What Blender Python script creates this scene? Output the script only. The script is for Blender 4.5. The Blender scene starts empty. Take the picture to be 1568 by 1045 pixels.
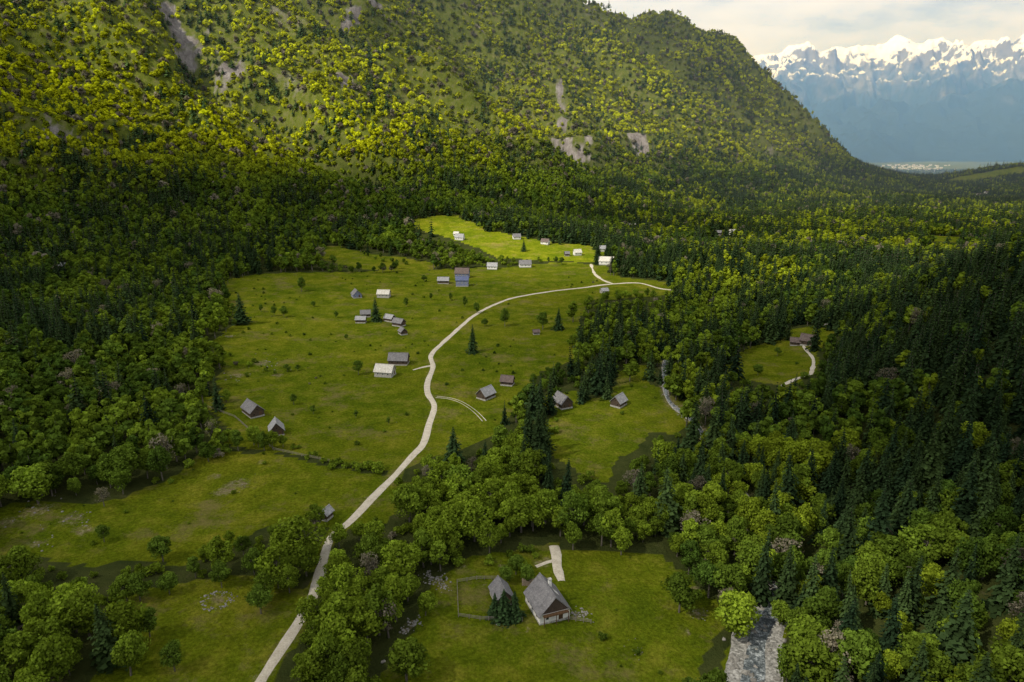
import bpy, bmesh, math, random
import numpy as np
from mathutils import Vector
rng = np.random.default_rng(7)
random.seed(7)
scene = bpy.context.scene
COL = scene.collection
CAMH = 112.0
PITCH = math.radians(16.4)
SP, CP = math.sin(PITCH), math.cos(PITCH)
SUN = np.array([-0.54, -0.32, 0.70]); SUN /= np.linalg.norm(SUN)

# ---------------------------------------------------------------- noise
def _h(ix, iy, s):
    n = (ix.astype(np.int64)*374761393 + iy.astype(np.int64)*668265263 + s*982451653) & 0xffffffff
    n = ((n ^ (n >> 13))*1274126177) & 0xffffffff
    n = n ^ (n >> 16)
    return (n & 0xffff)/65535.0
def vn(x, y, s):
    x0 = np.floor(x); y0 = np.floor(y)
    fx = x-x0; fy = y-y0
    fx = fx*fx*fx*(fx*(fx*6-15)+10); fy = fy*fy*fy*(fy*(fy*6-15)+10)
    a = _h(x0, y0, s); b = _h(x0+1, y0, s); c = _h(x0, y0+1, s); d = _h(x0+1, y0+1, s)
    return ((a*(1-fx)+b*fx)*(1-fy)+(c*(1-fx)+d*fx)*fy)*2-1
def fbm(x, y, L, octv=4, s=1, gain=.5):
    x = np.asarray(x, float); y = np.asarray(y, float)
    r = 0; a = 1; t = 0
    for i in range(octv):
        r = r+a*vn(x/L+i*17.3, y/L-i*9.1, s+i); t += a
        a *= gain; L /= 2.03
    return r/t
def sst(a, b, x):
    t = np.clip((x-a)/(b-a), 0, 1)
    return t*t*(3-2*t)

# ---------------------------------------------------------------- terrain height
CTRL = np.array([
 (0,0,0),(-100,0,2),(0,-200,0),(-54,120,0),(8,146,0),(-33,240,0),(-44,358,0),(0,486,0),(88,640,2),(-200,540,4),
 (130,532,-1),(-110,450,0),(60,360,-1),(90,440,-2),(-120,330,0),(-110,200,1),(-120,620,4),(-20,640,2),(52,120,-2),(72,175,-2),
 (75,250,-2),(100,330,-2),(30,560,0),(220,640,0),(400,800,0),(300,950,0),(250,780,0),(500,640,0),(700,900,-4),(1000,1200,-10),(600,1100,-4),
 (900,1500,-14),(1500,1700,-30),(1100,800,0),(1500,2200,-35),(2200,2500,-40),(1800,1200,-10),
 (95,100,7),(140,110,30),(112,180,6),(160,200,28),(220,220,62),(150,290,6),(205,300,30),(260,330,54),(330,380,80),(178,359,1),
 (240,460,2),(330,480,14),(400,520,8),(470,610,0),(520,380,80),(500,200,160),(220,-60,70),(700,500,30),
 (-200,-200,15),(-300,100,28),(-150,260,3),(-200,360,5),(-250,250,14),(-330,400,12),(-425,400,34),(-425,560,14),(-700,400,160),
 (-300,560,8),(-235,640,12),(-100,740,16),(0,780,18),(60,750,10),(-60,850,28),
 (-525,713,57),(-675,966,207),(-765,1122,313),(-900,1400,520),(-1200,1700,680),(-700,700,130),(-1200,900,480),
 (-294,815,50),(-396,1145,177),(-488,1463,374),(-600,1900,640),(-900,2300,760),
 (13,900,16),(17,1136,77),(22,1580,241),(28,2035,476),(30,2218,562),(30,2700,400),
 (150,980,6),(294,1217,-3),(404,1726,135),(563,2502,471),(700,3000,250),(460,1450,5),
 (827,2695,412),(629,1984,120),(1035,2756,268),(1134,2709,112),(1284,2688,37),(1472,2567,-25),(700,1650,0),(1000,2050,-5),(1250,2350,-15),
 (1200,3300,0),(1500,3300,-110),(1900,3300,-110),(900,3500,100),(3000,5000,-150),(1500,5000,-150),(500,4500,50),(-500,3500,500),(-2500,2500,900),(-2500,500,800),
 (1700,2600,-40),(1950,2690,18),(2600,2700,120),(2300,2500,60),(2600,3600,-80),(1850,2000,-20),(3500,2500,260),(3500,1200,120),(2000,500,150),(1000,0,250),(-1000,-800,250),(1000,-1000,250)
], float)
RC = 45.0
def _solve(C, c):
    n = len(C); X = C[:, :2]
    r = np.sqrt(((X[:, None]-X[None])**2).sum(-1)+c*c)
    A = np.zeros((n+3, n+3)); A[:n, :n] = r
    A[:n, n] = 1; A[:n, n+1:n+3] = X/1000; A[n, :n] = 1; A[n+1:n+3, :n] = X.T/1000
    b = np.zeros(n+3); b[:n] = C[:, 2]
    return np.linalg.solve(A, b)
W = _solve(CTRL, RC)
def rbf(x, y):
    x = np.asarray(x, float); y = np.asarray(y, float)
    z = W[-3] + W[-2]*x/1000 + W[-1]*y/1000
    for i, (cx, cy, _) in enumerate(CTRL):
        z = z + W[i]*np.sqrt((x-cx)**2+(y-cy)**2+RC*RC)
    return z
def ridges(x, y):
    a = .64*x+.77*y; d = .77*x-.64*y
    wa = a+80*fbm(x, y, 300, 2, 31)
    return .45-np.abs(fbm(wa, d/3.2, 260, 3, 5))*2.2, .4-np.abs(fbm(wa-.35*d, d/2.2, 100, 3, 9))*1.8
def H(x, y):
    x = np.asarray(x, float); y = np.asarray(y, float)
    b = rbf(x, y)
    r = np.hypot(x, y)
    far = sst(4200, 6000, r)
    b = b*(1-far) + (-150)*far
    m = sst(22, 150, b)*(1-far)
    rid, rid2 = ridges(x, y)
    near = sst(350, 900, r)
    z = b + m*near*(88*rid+46*rid2) + m*9*fbm(x, y, 40, 3, 12)
    z = z + 1.3*fbm(x, y, 90, 3, 3) + .25*fbm(x, y, 14, 2, 4)
    return z

def survey(pts):
    """ground positions of surveyed bearings (plate 1568 wide) traced to the terrain"""
    pts = np.asarray(pts, float).reshape(-1, 2)
    xx = (pts[:, 0]-784)/1045; yd = (pts[:, 1]-522.5)/1045
    D = np.stack([xx, CP-yd*SP, -SP-yd*CP], 1)
    t = np.geomspace(70, 9000, 900)
    X = D[:, 0:1]*t; Y = D[:, 1:2]*t; Z = CAMH+D[:, 2:3]*t
    below = Z < H(X, Y)
    i = np.argmax(below, 1); i[~below.any(1)] = len(t)-1
    i = np.clip(i, 1, None)
    lo = t[i-1].copy(); hi = t[i].copy()
    for _ in range(12):
        mid = (lo+hi)/2
        bl = CAMH+D[:, 2]*mid < H(D[:, 0]*mid, D[:, 1]*mid)
        hi = np.where(bl, mid, hi); lo = np.where(bl, lo, mid)
    return np.stack([D[:, 0]*hi, D[:, 1]*hi], 1)

def inpoly(x, y, poly):
    c = np.zeros(x.shape, bool); n = len(poly); j = n-1
    for i in range(n):
        xi, yi = poly[i]; xj, yj = poly[j]
        if yi != yj:
            c ^= ((yi > y) != (yj > y)) & (x < (xj-xi)*(y-yi)/(yj-yi)+xi)
        j = i
    return c

# ---------------------------------------------------------------- land use map
CLEAR_PX = [
 [(655,905),(665,872),(700,858),(760,848),(850,838),(900,845),(1010,852),(1060,878),(1085,920),(1095,960),(1085,1000),(1070,1070),(570,1070),(580,1015),(612,985),(640,950)],
 [(-60,775),(60,765),(150,775),(200,765),(280,722),(320,690),(430,692),(510,712),(600,730),(640,742),(625,770),(600,792),(560,806),(520,800),(440,806),(400,815),(350,848),(280,858),(200,858),(120,872),(60,862),(-60,855)],
 [(190,905),(300,885),(400,885),(455,900),(462,930),(450,960),(400,1070),(130,1070),(170,1000),(160,950)],
 [(345,428),(400,420),(460,418),(600,415),(690,412),(790,408),(850,401),(905,405),(940,410),(950,425),(1035,435),(1037,450),(960,458),(905,460),(890,480),(885,510),(890,545),(860,560),(830,570),(805,600),(795,630),(760,662),(700,690),(665,700),(620,722),(520,705),(440,690),(345,682),(345,655),(330,640),(290,610),(340,600),(335,560),(330,520),(360,495),(345,470),(330,455)],
 [(830,645),(870,620),(930,605),(945,580),(960,560),(1000,558),(990,580),(1010,600),(1060,625),(1070,650),(1040,668),(1010,660),(975,690),(930,738),(900,735),(850,705),(822,690)],
 [(840,600),(880,600),(880,625),(840,630)],
 [(490,378),(520,376),(560,388),(620,395),(680,405),(650,415),(580,415),(540,410),(500,400),(485,390)],
 [(610,345),(640,335),(665,330),(700,330),(740,350),(780,358),(850,372),(900,375),(920,385),(935,395),(910,402),(830,400),(800,398),(760,395),(720,375),(690,365),(650,355)],
 [(1100,560),(1150,532),(1200,518),(1215,503),(1265,498),(1280,510),(1258,535),(1250,568),(1200,592),(1150,584),(1110,578)],
 [(1085,352),(1130,352),(1135,362),(1080,362)],
 [(1415,360),(1480,364),(1470,372),(1415,370)],
 [(1480,296),(1515,296),(1512,304),(1482,304)],
 [(900,438),(1035,436),(1037,446),(905,452)],
 [(1440,277),(1470,270),(1510,264),(1568,256),(1640,254),(1640,262),(1568,266),(1510,276),(1450,281)],
 [(1120,968),(1150,946),(1196,942),(1204,962),(1190,1070),(1120,1070)],
 [(1066,684),(1104,682),(1100,700),(1070,702)],
 [(1012,552),(1023,552),(1026,578),(1017,582)],
]
CLEAR = [survey(p) for p in CLEAR_PX]

def densify(P, step):
    P = np.asarray(P, float); out = []; n = len(P)
    for i in range(n-1):
        p0 = P[max(i-1, 0)]; p1 = P[i]; p2 = P[i+1]; p3 = P[min(i+2, n-1)]
        k = max(2, int(np.linalg.norm(p2-p1)/step))
        for t in np.arange(k)/k:
            out.append(.5*((2*p1)+(-p0+p2)*t+(2*p0-5*p1+4*p2-p3)*t*t+(-p0+3*p1-3*p2+p3)*t**3))
    out.append(P[-1])
    return np.array(out)
ROAD = densify(survey([(375,1085),(398,1045),(440,980),(465,940),(484,900),(500,840),(512,818),(540,795),(575,758),(605,728),(630,700),(648,680),(657,650),(665,622),(655,602),(655,585),(663,562),(660,545),(675,528),(695,510),(715,492),(740,475),(780,458),(840,447),(900,440),(940,435),(980,434),(1010,442),(1035,445)]), 2.0)
LANES = [densify(survey(p), 2.0) for p in [
 [(663,560),(650,562),(632,567)], [(668,608),(695,612),(722,626),(742,645)], [(905,405),(911,420),(925,430),(940,435)],
 [(848,836),(852,850),(853,868),(860,890)], [(1195,592),(1220,580),(1242,573)], [(1278,483),(1270,492),(1262,499)], [(1230,530),(1245,550),(1242,573)],
 [(852,858),(838,861),(820,868)]]]
RIVER = densify(survey([(1125,1130),(1152,1045),(1162,965),(1190,905),(1165,800),(1115,725),(1085,692),(1066,650),(1025,615),(1018,580),(1020,552),(1040,515),(1050,490),(1060,470)]), 3.0)

HOUSES = [ # u,v,L,W,eave,ridge,yaw,roof,wall
 (388,634,11,6.5,2.6,6.0,-48,'grey','wood'),(424,664,7,6,2.4,6.4,-68,'pale','wood'),
 (590,575,10,7,2.8,6.4,-12,'white','stonewall'),(611,557,11,7,2.8,6.6,-4,'grey','wood'),
 (744,609,8,6,2.2,5.6,52,'pale','wood'),(777,589,6.5,5,2.2,5.0,-15,'brown','wood'),
 (861,622,9,6.5,2.6,6.3,-62,'grey','wood'),(947,621,7,5.5,2.3,5.6,52,'pale','wood'),
 (597,492,7,5,2.2,4.8,-30,'pale','wood'),(611,499,8,5.5,2.4,5.2,-30,'grey','wood'),(617,512,5.5,4.5,2,4.4,-60,'grey','wood'),
 (560,485,7,5,2.2,4.8,10,'grey','wood'),(553,494,7,5,2.2,4.4,0,'pale','wood'),
 (546,455,9,7,2.6,6.4,-65,'grey','blue'),(588,455,10,7,2.8,6.0,-4,'white','stonewall'),
 (679,434,10,7,2.6,5.6,0,'pale','wood'),(708,425,13,9,4,9,-5,'brown','blue'),(708,438,11,8,5,8,0,'slate','blue'),
 (754,412,10,7,3,6.4,-5,'pale','white'),(804,409,12,8,3,7,5,'grey','white'),
 (704,367,10,7,3,7,-15,'pale','white'),(699,361,6,5,2.5,5,-15,'white','white'),(791,366,9,7,3,6.5,10,'grey','white'),(835,374,9,7,3,6.5,-25,'brown','white'),
 (884,391,8,6,3,6.5,15,'white','white'),(868,392,5,5,2.4,5,10,'grey','wood'),(928,405,15,9,3.5,8,-8,'white','white'),(921,385,9,7,3,6.5,10,'pale','white'),
 (1238,527,10,7,3,7,-35,'brown','wood'),(1217,528,6,5,2.4,5,-20,'brown','wood'),
 (1121,360,10,7,4,7.5,20,'white','white'),(1100,360,8,6,3,6,-30,'grey','wood'),(968,350,9,6,4,7,0,'white','white'),
 (1500,302,18,13,6,11,-20,'brown','white'),(1510,297,12,9,4,8,10,'brown','white'),(95,412,8,6,3,6,0,'pale','wood'),(500,794,3.6,3,2.2,3.8,70,'pale','wood'),
 (925,449,6,5,2,4.2,20,'pale','stonewall'),(821,512,4,3,1.6,3,10,'brown','wood')]
HPOS = survey([(h[0], h[1]) for h in HOUSES])

def mind(x, y, P):
    out = np.full(x.shape, 1e9)
    for i in range(0, len(x), 20000):
        s = slice(i, i+20000)
        out[s] = np.sqrt(((x[s, None]-P[None, :, 0])**2+(y[s, None]-P[None, :, 1])**2).min(1))
    return out
RNEAR = RIVER[RIVER[:, 1] < 148]
def clear_at(x, y, rroad=3.2, rh=7.0, rr=3.6, jx=0, jy=0):
    c = np.zeros(x.shape, bool)
    near = np.hypot(x, y) < 3600
    wx = x+4*fbm(x, y, 18, 3, 300)+jx; wy = y+4*fbm(x, y, 18, 3, 310)+jy
    for p in CLEAR:
        mn = p.min(0); mx = p.max(0)
        k = near & (x > mn[0]-12) & (x < mx[0]+12) & (y > mn[1]-12) & (y < mx[1]+12)
        if k.any(): c[k] |= inpoly(wx[k], wy[k], p)
    idx = np.where((np.hypot(x, y) < 1000) & ~c)[0]
    if len(idx):
        d = mind(x[idx], y[idx], ROAD) < rroad
        for l in LANES: d |= mind(x[idx], y[idx], l) < rroad*.8
        if rr > 0:
            d |= mind(x[idx], y[idx], RNEAR) < rr
            d |= mind(x[idx], y[idx], RIVER) < 1.3
        c[idx] |= d
    idx = np.where(near & ~c)[0]
    if len(idx): c[idx] |= mind(x[idx], y[idx], HPOS) < rh
    return c

ROCKP = [(300,75,46),(345,110,30),(275,45,40),(530,125,26),(860,165,38),(872,235,50),(840,240,26),(985,225,34),(90,215,24),(140,235,18),(580,15,36),(740,60,20),(330,85,24),(540,20,24)]
ROCKW = survey([(a, b) for a, b, _ in ROCKP])
def rockmask(x, y):
    a = .64*x+.77*y; d = .77*x-.64*y
    n = fbm(a, d/3.0, 80, 4, 55)
    m = sst(.28, .66, n)*.5
    q = fbm(x, y, 26, 4, 77, .65)
    for (wx, wy), (_, _, r) in zip(ROCKW, ROCKP):
        m = np.maximum(m, sst(1.15, .1, np.hypot(x-wx, (y-wy)*.8)/r+q*1.3)*.95)
    return m*sst(50, 120, rbf(x, y))

PATCH = [(1065,902,2.6),(1068,940,3.8),(1052,968,2.0),(1060,915,1.5),(890,940,2.4),(880,945,2),(365,742,7),(345,752,6),(400,708,3),(55,782,7),(110,795,6),(130,812,5),(60,832,4),(10,800,5),(668,890,3),(828,864,3.4),(836,858,2.8),(858,884,2.6),(335,918,4),(400,556,8),(365,575,6),(352,515,5),(425,575,5),(330,730,4),(630,955,2.6),(620,965,2),(810,965,2),(1052,620,4),(1080,660,5),(740,895,1.5),(980,1000,1.5),(821,512,4),(600,992,1.5),(770,868,2.4),(705,868,2.4),(760,955,1.5)]
PATW = survey([(a, b) for a, b, _ in PATCH])

# ---------------------------------------------------------------- node helpers
def newmat(name):
    m = bpy.data.materials.new(name); m.use_nodes = True
    nt = m.node_tree; nt.nodes.clear()
    return m, nt, nt.nodes.new('ShaderNodeOutputMaterial')
def noise(nt, vec, scale, detail=4, rough=.55):
    n = nt.nodes.new('ShaderNodeTexNoise'); n.inputs['Scale'].default_value = scale
    n.inputs['Detail'].default_value = detail; n.inputs['Roughness'].default_value = rough
    nt.links.new(vec, n.inputs['Vector']); return n.outputs['Fac']
def ramp(nt, fac, stops):
    r = nt.nodes.new('ShaderNodeValToRGB'); nt.links.new(fac, r.inputs[0])
    el = r.color_ramp.elements
    while len(el) < len(stops): el.new(.5)
    for e, (p, c) in zip(el, stops):
        e.position = p; e.color = (*c, 1) if len(c) == 3 else c
    return r.outputs[0]
def mix(nt, fac, a, b, mode='MIX'):
    m = nt.nodes.new('ShaderNodeMix'); m.data_type = 'RGBA'; m.blend_type = mode
    for i, s in ((0, fac), (6, a), (7, b)):
        if isinstance(s, (int, float)): m.inputs[i].default_value = s
        elif isinstance(s, tuple): m.inputs[i].default_value = (*s, 1)
        else: nt.links.new(s, m.inputs[i])
    return m.outputs[2]
def math_(nt, op, a, b=0.5, clamp=False):
    m = nt.nodes.new('ShaderNodeMath'); m.operation = op; m.use_clamp = clamp
    for i, s in ((0, a), (1, b)):
        if isinstance(s, (int, float)): m.inputs[i].default_value = s
        else: nt.links.new(s, m.inputs[i])
    return m.outputs[0]
def g(v): return (v, v, v)
def bsdf(nt, out, col, rough=.9, bump=None, bstr=.3, bdist=.3, spec=.2):
    b = nt.nodes.new('ShaderNodeBsdfPrincipled')
    if isinstance(col, tuple): b.inputs['Base Color'].default_value = (*col, 1)
    else: nt.links.new(col, b.inputs['Base Color'])
    b.inputs['Roughness'].default_value = rough
    b.inputs['Specular IOR Level'].default_value = spec
    if bump is not None:
        bp = nt.nodes.new('ShaderNodeBump'); bp.inputs['Strength'].default_value = bstr; bp.inputs['Distance'].default_value = bdist
        nt.links.new(bump, bp.inputs['Height']); nt.links.new(bp.outputs[0], b.inputs['Normal'])
    nt.links.new(b.outputs[0], out.inputs['Surface'])
    return b
def pos(nt): return nt.nodes.new('ShaderNodeNewGeometry').outputs['Position']
def objc(nt): return nt.nodes.new('ShaderNodeTexCoord').outputs['Object']

def terrain_mat():
    m, nt, out = newmat('meadow_and_forest_ground')
    p = pos(nt)
    at = nt.nodes.new('ShaderNodeAttribute'); at.attribute_name = 'mask'
    sep = nt.nodes.new('ShaderNodeSeparateColor'); nt.links.new(at.outputs['Color'], sep.inputs[0])
    sx = nt.nodes.new('ShaderNodeSeparateXYZ'); nt.links.new(p, sx.inputs[0])
    n1 = noise(nt, p, .016, 6, .62); n2 = noise(nt, p, .10, 6, .7); n3 = noise(nt, p, 1.1, 4, .75)
    c = ramp(nt, n1, [(.33, (.046, .078, .004)), (.5, (.088, .112, .005)), (.66, (.155, .150, .010))])
    c = mix(nt, .55, c, ramp(nt, n2, [(.32, (.034, .058, .004)), (.5, (.085, .108, .006)), (.68, (.19, .175, .022))]))
    c = mix(nt, .7, c, mix(nt, 1.0, c, ramp(nt, n3, [(.28, g(.35)), (.5, g(1.0)), (.74, g(1.9))]), 'MULTIPLY'))
    n4 = noise(nt, p, .045, 7, .8)
    c = mix(nt, math_(nt, 'MULTIPLY', ramp(nt, n4, [(.53, g(0)), (.66, g(1))]), .6), c, (.17, .13, .055))
    c = mix(nt, at.outputs['Alpha'], c, mix(nt, 1.0, c, (1.6, 1.6, 1.2), 'MULTIPLY'))  # alpha: brightness of the sunlit upper field painted into the meadow colour
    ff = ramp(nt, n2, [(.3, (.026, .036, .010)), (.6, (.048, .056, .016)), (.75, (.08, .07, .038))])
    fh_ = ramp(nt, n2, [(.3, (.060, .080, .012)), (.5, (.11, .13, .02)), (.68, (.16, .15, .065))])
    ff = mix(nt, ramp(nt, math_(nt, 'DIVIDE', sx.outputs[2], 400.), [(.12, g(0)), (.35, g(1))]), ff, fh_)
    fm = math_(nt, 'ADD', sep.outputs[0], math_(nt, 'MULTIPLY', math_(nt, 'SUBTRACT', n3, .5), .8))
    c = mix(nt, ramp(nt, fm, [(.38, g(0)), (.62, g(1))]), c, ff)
    dn = noise(nt, p, .5, 7, .85)
    dm = math_(nt, 'ADD', sep.outputs[1], math_(nt, 'MULTIPLY', math_(nt, 'SUBTRACT', dn, .5), 2.2))
    dirt = ramp(nt, n3, [(.3, (.11, .08, .045)), (.5, (.20, .155, .10)), (.7, (.34, .29, .21))])
    dm2 = math_(nt, 'MULTIPLY', ramp(nt, dm, [(.55, g(0)), (.95, g(.75))]), ramp(nt, sep.outputs[1], [(.02, g(0)), (.2, g(1))]))
    c = mix(nt, dm2, c, dirt)
    mp = nt.nodes.new('ShaderNodeMapping'); mp.inputs['Scale'].default_value = (1, 1, .35); nt.links.new(p, mp.inputs[0])
    rn = noise(nt, mp.outputs[0], .05, 9, .8)
    rock = ramp(nt, rn, [(.3, (.07, .06, .055)), (.45, (.16, .14, .13)), (.58, (.27, .245, .225)), (.72, (.40, .37, .35))])
    rn2 = noise(nt, p, .03, 7, .75)
    rm = math_(nt, 'ADD', sep.outputs[2], math_(nt, 'MULTIPLY', math_(nt, 'SUBTRACT', rn2, .5), 1.3))
    c = mix(nt, ramp(nt, rm, [(.42, g(0)), (.75, g(1))]), c, rock)
    hb = math_(nt, 'ADD', n3, math_(nt, 'MULTIPLY', rn, 5.0))
    bsdf(nt, out, c, .95, hb, .7, .8, 0.0)
    return m
def leaf_mat(name, fixed=None):
    m, nt, out = newmat(name)
    lv = nt.nodes.new('ShaderNodeAttribute'); lv.attribute_name = 'lv'
    if fixed is None:
        tc = nt.nodes.new('ShaderNodeAttribute'); tc.attribute_type = 'INSTANCER'; tc.attribute_name = 'tcol'
        base = tc.outputs['Color']
    else: base = fixed
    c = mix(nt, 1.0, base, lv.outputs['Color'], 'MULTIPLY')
    d = nt.nodes.new('ShaderNodeBsdfDiffuse'); nt.links.new(c, d.inputs[0])
    t = nt.nodes.new('ShaderNodeBsdfTranslucent'); nt.links.new(mix(nt, 1.0, c, (1.2, 1.25, .5), 'MULTIPLY'), t.inputs[0])
    ms = nt.nodes.new('ShaderNodeMixShader'); ms.inputs[0].default_value = .35
    nt.links.new(d.outputs[0], ms.inputs[1]); nt.links.new(t.outputs[0], ms.inputs[2])
    nt.links.new(ms.outputs[0], out.inputs[0])
    return m
def simple(name, stops, scale=.8, rough=.85, bstr=.3, use_pos=False, spec=.2, bdist=.1):
    m, nt, out = newmat(name)
    n = noise(nt, pos(nt) if use_pos else objc(nt), scale, 6, .65)
    bsdf(nt, out, ramp(nt, n, stops), rough, n, bstr, bdist, spec)
    return m
M_TERR = terrain_mat()
M_LEAF = leaf_mat('tree_foliage')
M_LEAF_D = leaf_mat('broadleaf_foliage', (.10, .155, .02))
M_LEAF_C = leaf_mat('spruce_foliage', (.036, .066, .024))
M_BARK = simple('bark', [(.3, (.06, .05, .04)), (.7, (.18, .16, .13))], 3)

# ---------------------------------------------------------------- mesh helpers
def obj_from(name, verts, faces, mats, parent=None, midx=None, smooth=False, link=True):
    me = bpy.data.meshes.new(name)
    me.from_pydata([tuple(map(float, v)) for v in verts], [], [tuple(map(int, f)) for f in faces])
    for mm in mats: me.materials.append(mm)
    if midx is not None: me.polygons.foreach_set('material_index', np.asarray(midx, np.int32))
    if smooth: me.polygons.foreach_set('use_smooth', np.ones(len(me.polygons), bool))
    me.update()
    o = bpy.data.objects.new(name, me)
    if link: COL.objects.link(o)
    if parent: o.parent = parent
    return o
def grid_mesh(name, X, Y, Z, mat, attr=None, keep=None):
    ny, nx = X.shape
    me = bpy.data.meshes.new(name)
    co = np.stack([X, Y, Z], -1).reshape(-1, 3).astype(np.float32)
    me.vertices.add(len(co)); me.vertices.foreach_set('co', co.ravel())
    i = np.arange(nx*ny).reshape(ny, nx)
    q = np.stack([i[:-1, :-1], i[:-1, 1:], i[1:, 1:], i[1:, :-1]], -1).reshape(-1, 4).astype(np.int32)
    if keep is not None: q = q[keep.ravel()[q].any(1)]
    me.loops.add(q.size); me.loops.foreach_set('vertex_index', q.ravel())
    me.polygons.add(len(q)); me.polygons.foreach_set('loop_start', np.arange(0, q.size, 4, dtype=np.int32))
    me.polygons.foreach_set('use_smooth', np.ones(len(q), bool))
    if attr is not None:
        a = me.attributes.new('mask', 'FLOAT_COLOR', 'POINT')
        a.data.foreach_set('color', attr.reshape(-1, 4).astype(np.float32).ravel())
    me.update(calc_edges=True)
    me.materials.append(mat)
    o = bpy.data.objects.new(name, me); COL.objects.link(o)
    return o

# ---------------------------------------------------------------- terrain sheet
A, K = 200.0, .0092
xs = A*np.sinh(K*np.arange(-560, 561))
ys = 130+A*np.sinh(K*np.arange(-190, 561))
GX, GY = np.meshgrid(xs, ys)
GZ = H(GX, GY)
fx, fy = GX.ravel(), GY.ravel()
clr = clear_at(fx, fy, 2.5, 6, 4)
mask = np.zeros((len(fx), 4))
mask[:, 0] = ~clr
far_ = np.hypot(fx, fy) > 3300
mask[far_, 0] = sst(.05, -.15, fbm(fx[far_], fy[far_], 500, 3, 8))*.8
idx = np.where(np.hypot(fx, fy) < 1300)[0]
dm = np.zeros(len(idx))
for (px, py), (_, _, r) in zip(PATW, PATCH):
    dm = np.maximum(dm, sst(1.4, .1, np.hypot(fx[idx]-px, fy[idx]-py)/r)*.85)
dm = np.maximum(dm, sst(5.0, 1.5, mind(fx[idx], fy[idx], ROAD))*.55)
dm = np.maximum(dm, sst(6, 2, mind(fx[idx], fy[idx], RIVER))*.7)
mask[idx, 1] = dm
mask[:, 2] = rockmask(fx, fy)
sunlit_field = np.zeros(len(fx))  # where the upper field is painted brighter to look sunlit
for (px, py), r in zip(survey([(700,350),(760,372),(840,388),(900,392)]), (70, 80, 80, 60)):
    sunlit_field = np.maximum(sunlit_field, sst(1.2, .6, np.hypot(fx-px, fy-py)/r))
mask[:, 3] = sunlit_field*(fy > survey([(850,404)])[0][1])
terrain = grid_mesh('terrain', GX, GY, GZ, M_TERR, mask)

# ---------------------------------------------------------------- far range
def prof_z(X, prof, Y0):
    ang = 784+1045*(X/Y0)/CP
    vv = np.interp(ang, prof[:, 0], prof[:, 1]); yd = (vv-522.5)/1045
    return CAMH+Y0/(CP-yd*SP)*(-SP-yd*CP)
prof = np.array([(1000,150),(1090,115),(1140,92),(1165,88),(1190,80),(1210,72),(1230,84),(1255,80),(1290,66),(1320,70),(1355,58),(1380,72),(1405,68),(1440,80),(1465,66),(1490,60),(1520,70),(1545,44),(1575,42),(1620,62),(1700,85),(1800,105)], float)
prof2 = np.array([(1000,260),(1150,225),(1230,195),(1290,172),(1340,158),(1400,165),(1450,145),(1500,136),(1568,116),(1650,104),(1800,120)], float)
X, Y = np.meshgrid(np.arange(1500, 14500, 34.), np.arange(8400, 14500, 34.))
YC = 12500.; Y2 = 10300.
zc = prof_z(X, prof, YC)
yy = Y+700*fbm(X, Y, 1800, 3, 90)
s = sst(9000, YC, yy)*.55+.45*np.clip((yy-9200)/(YC-9200), 0, 1)
s = np.where(Y > YC, 1-(Y-YC)/4500, np.minimum(s, 1))
rid = 1-2*np.abs(fbm(X, Y/1.5, 1400, 7, 70, .6))
rid2 = 1-2*np.abs(fbm(X, Y, 460, 5, 75, .65))
amp = sst(0, .5, s)*(1-.75*sst(.85, 1, s))
Z = -170+(zc+170)*s+amp*(480*(rid-.6)+190*(rid2-.6))+65*s*(fbm(X, Y, 240, 4, 80, .6)+.5*rid2)
z2 = prof_z(X, prof2, Y2)
yy = Y+300*fbm(X, Y, 900, 3, 95)
s2 = np.clip(1-np.abs(yy-Y2)/np.where(yy < Y2, 1500, 1300), 0, 1)
Z2 = -200+(z2+200)*s2**.9+s2*(1-.5*s2)*260*(rid2-.5)+90*s2*fbm(X, Y, 260, 4, 82, .6)
Z = np.maximum(Z, Z2)
m, nt, out = newmat('alpine_rock_and_snow')
p = pos(nt); sp = nt.nodes.new('ShaderNodeSeparateXYZ'); nt.links.new(p, sp.inputs[0])
geo = nt.nodes.new('ShaderNodeNewGeometry'); sn = nt.nodes.new('ShaderNodeSeparateXYZ'); nt.links.new(geo.outputs['Normal'], sn.inputs[0])
n1 = noise(nt, p, .0018, 8, .7); n2 = noise(nt, p, .008, 7, .75)
al0 = math_(nt, 'DIVIDE', sp.outputs[2], 1850.)
alt = math_(nt, 'ADD', al0, math_(nt, 'MULTIPLY', math_(nt, 'SUBTRACT', n2, .5), 1.0))
alt = math_(nt, 'ADD', alt, math_(nt, 'MULTIPLY', math_(nt, 'SUBTRACT', n1, .5), 1.0))
c = ramp(nt, alt, [(.0, (.02, .035, .03)), (.40, (.03, .048, .042)), (.55, (.08, .09, .10)), (.7, (.20, .205, .23))])
sf = math_(nt, 'MULTIPLY', ramp(nt, math_(nt, 'ADD', alt, math_(nt, 'MULTIPLY', math_(nt, 'SUBTRACT', sn.outputs[2], .75), .9)), [(.64, g(0)), (.76, g(1))]), ramp(nt, al0, [(.48, g(0)), (.60, g(1))]))
c = mix(nt, sf, c, (.88, .9, .93))
bsdf(nt, out, c, .9, spec=.1)
grid_mesh('snowy_mountain_range', X, Y, Z, m)

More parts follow.
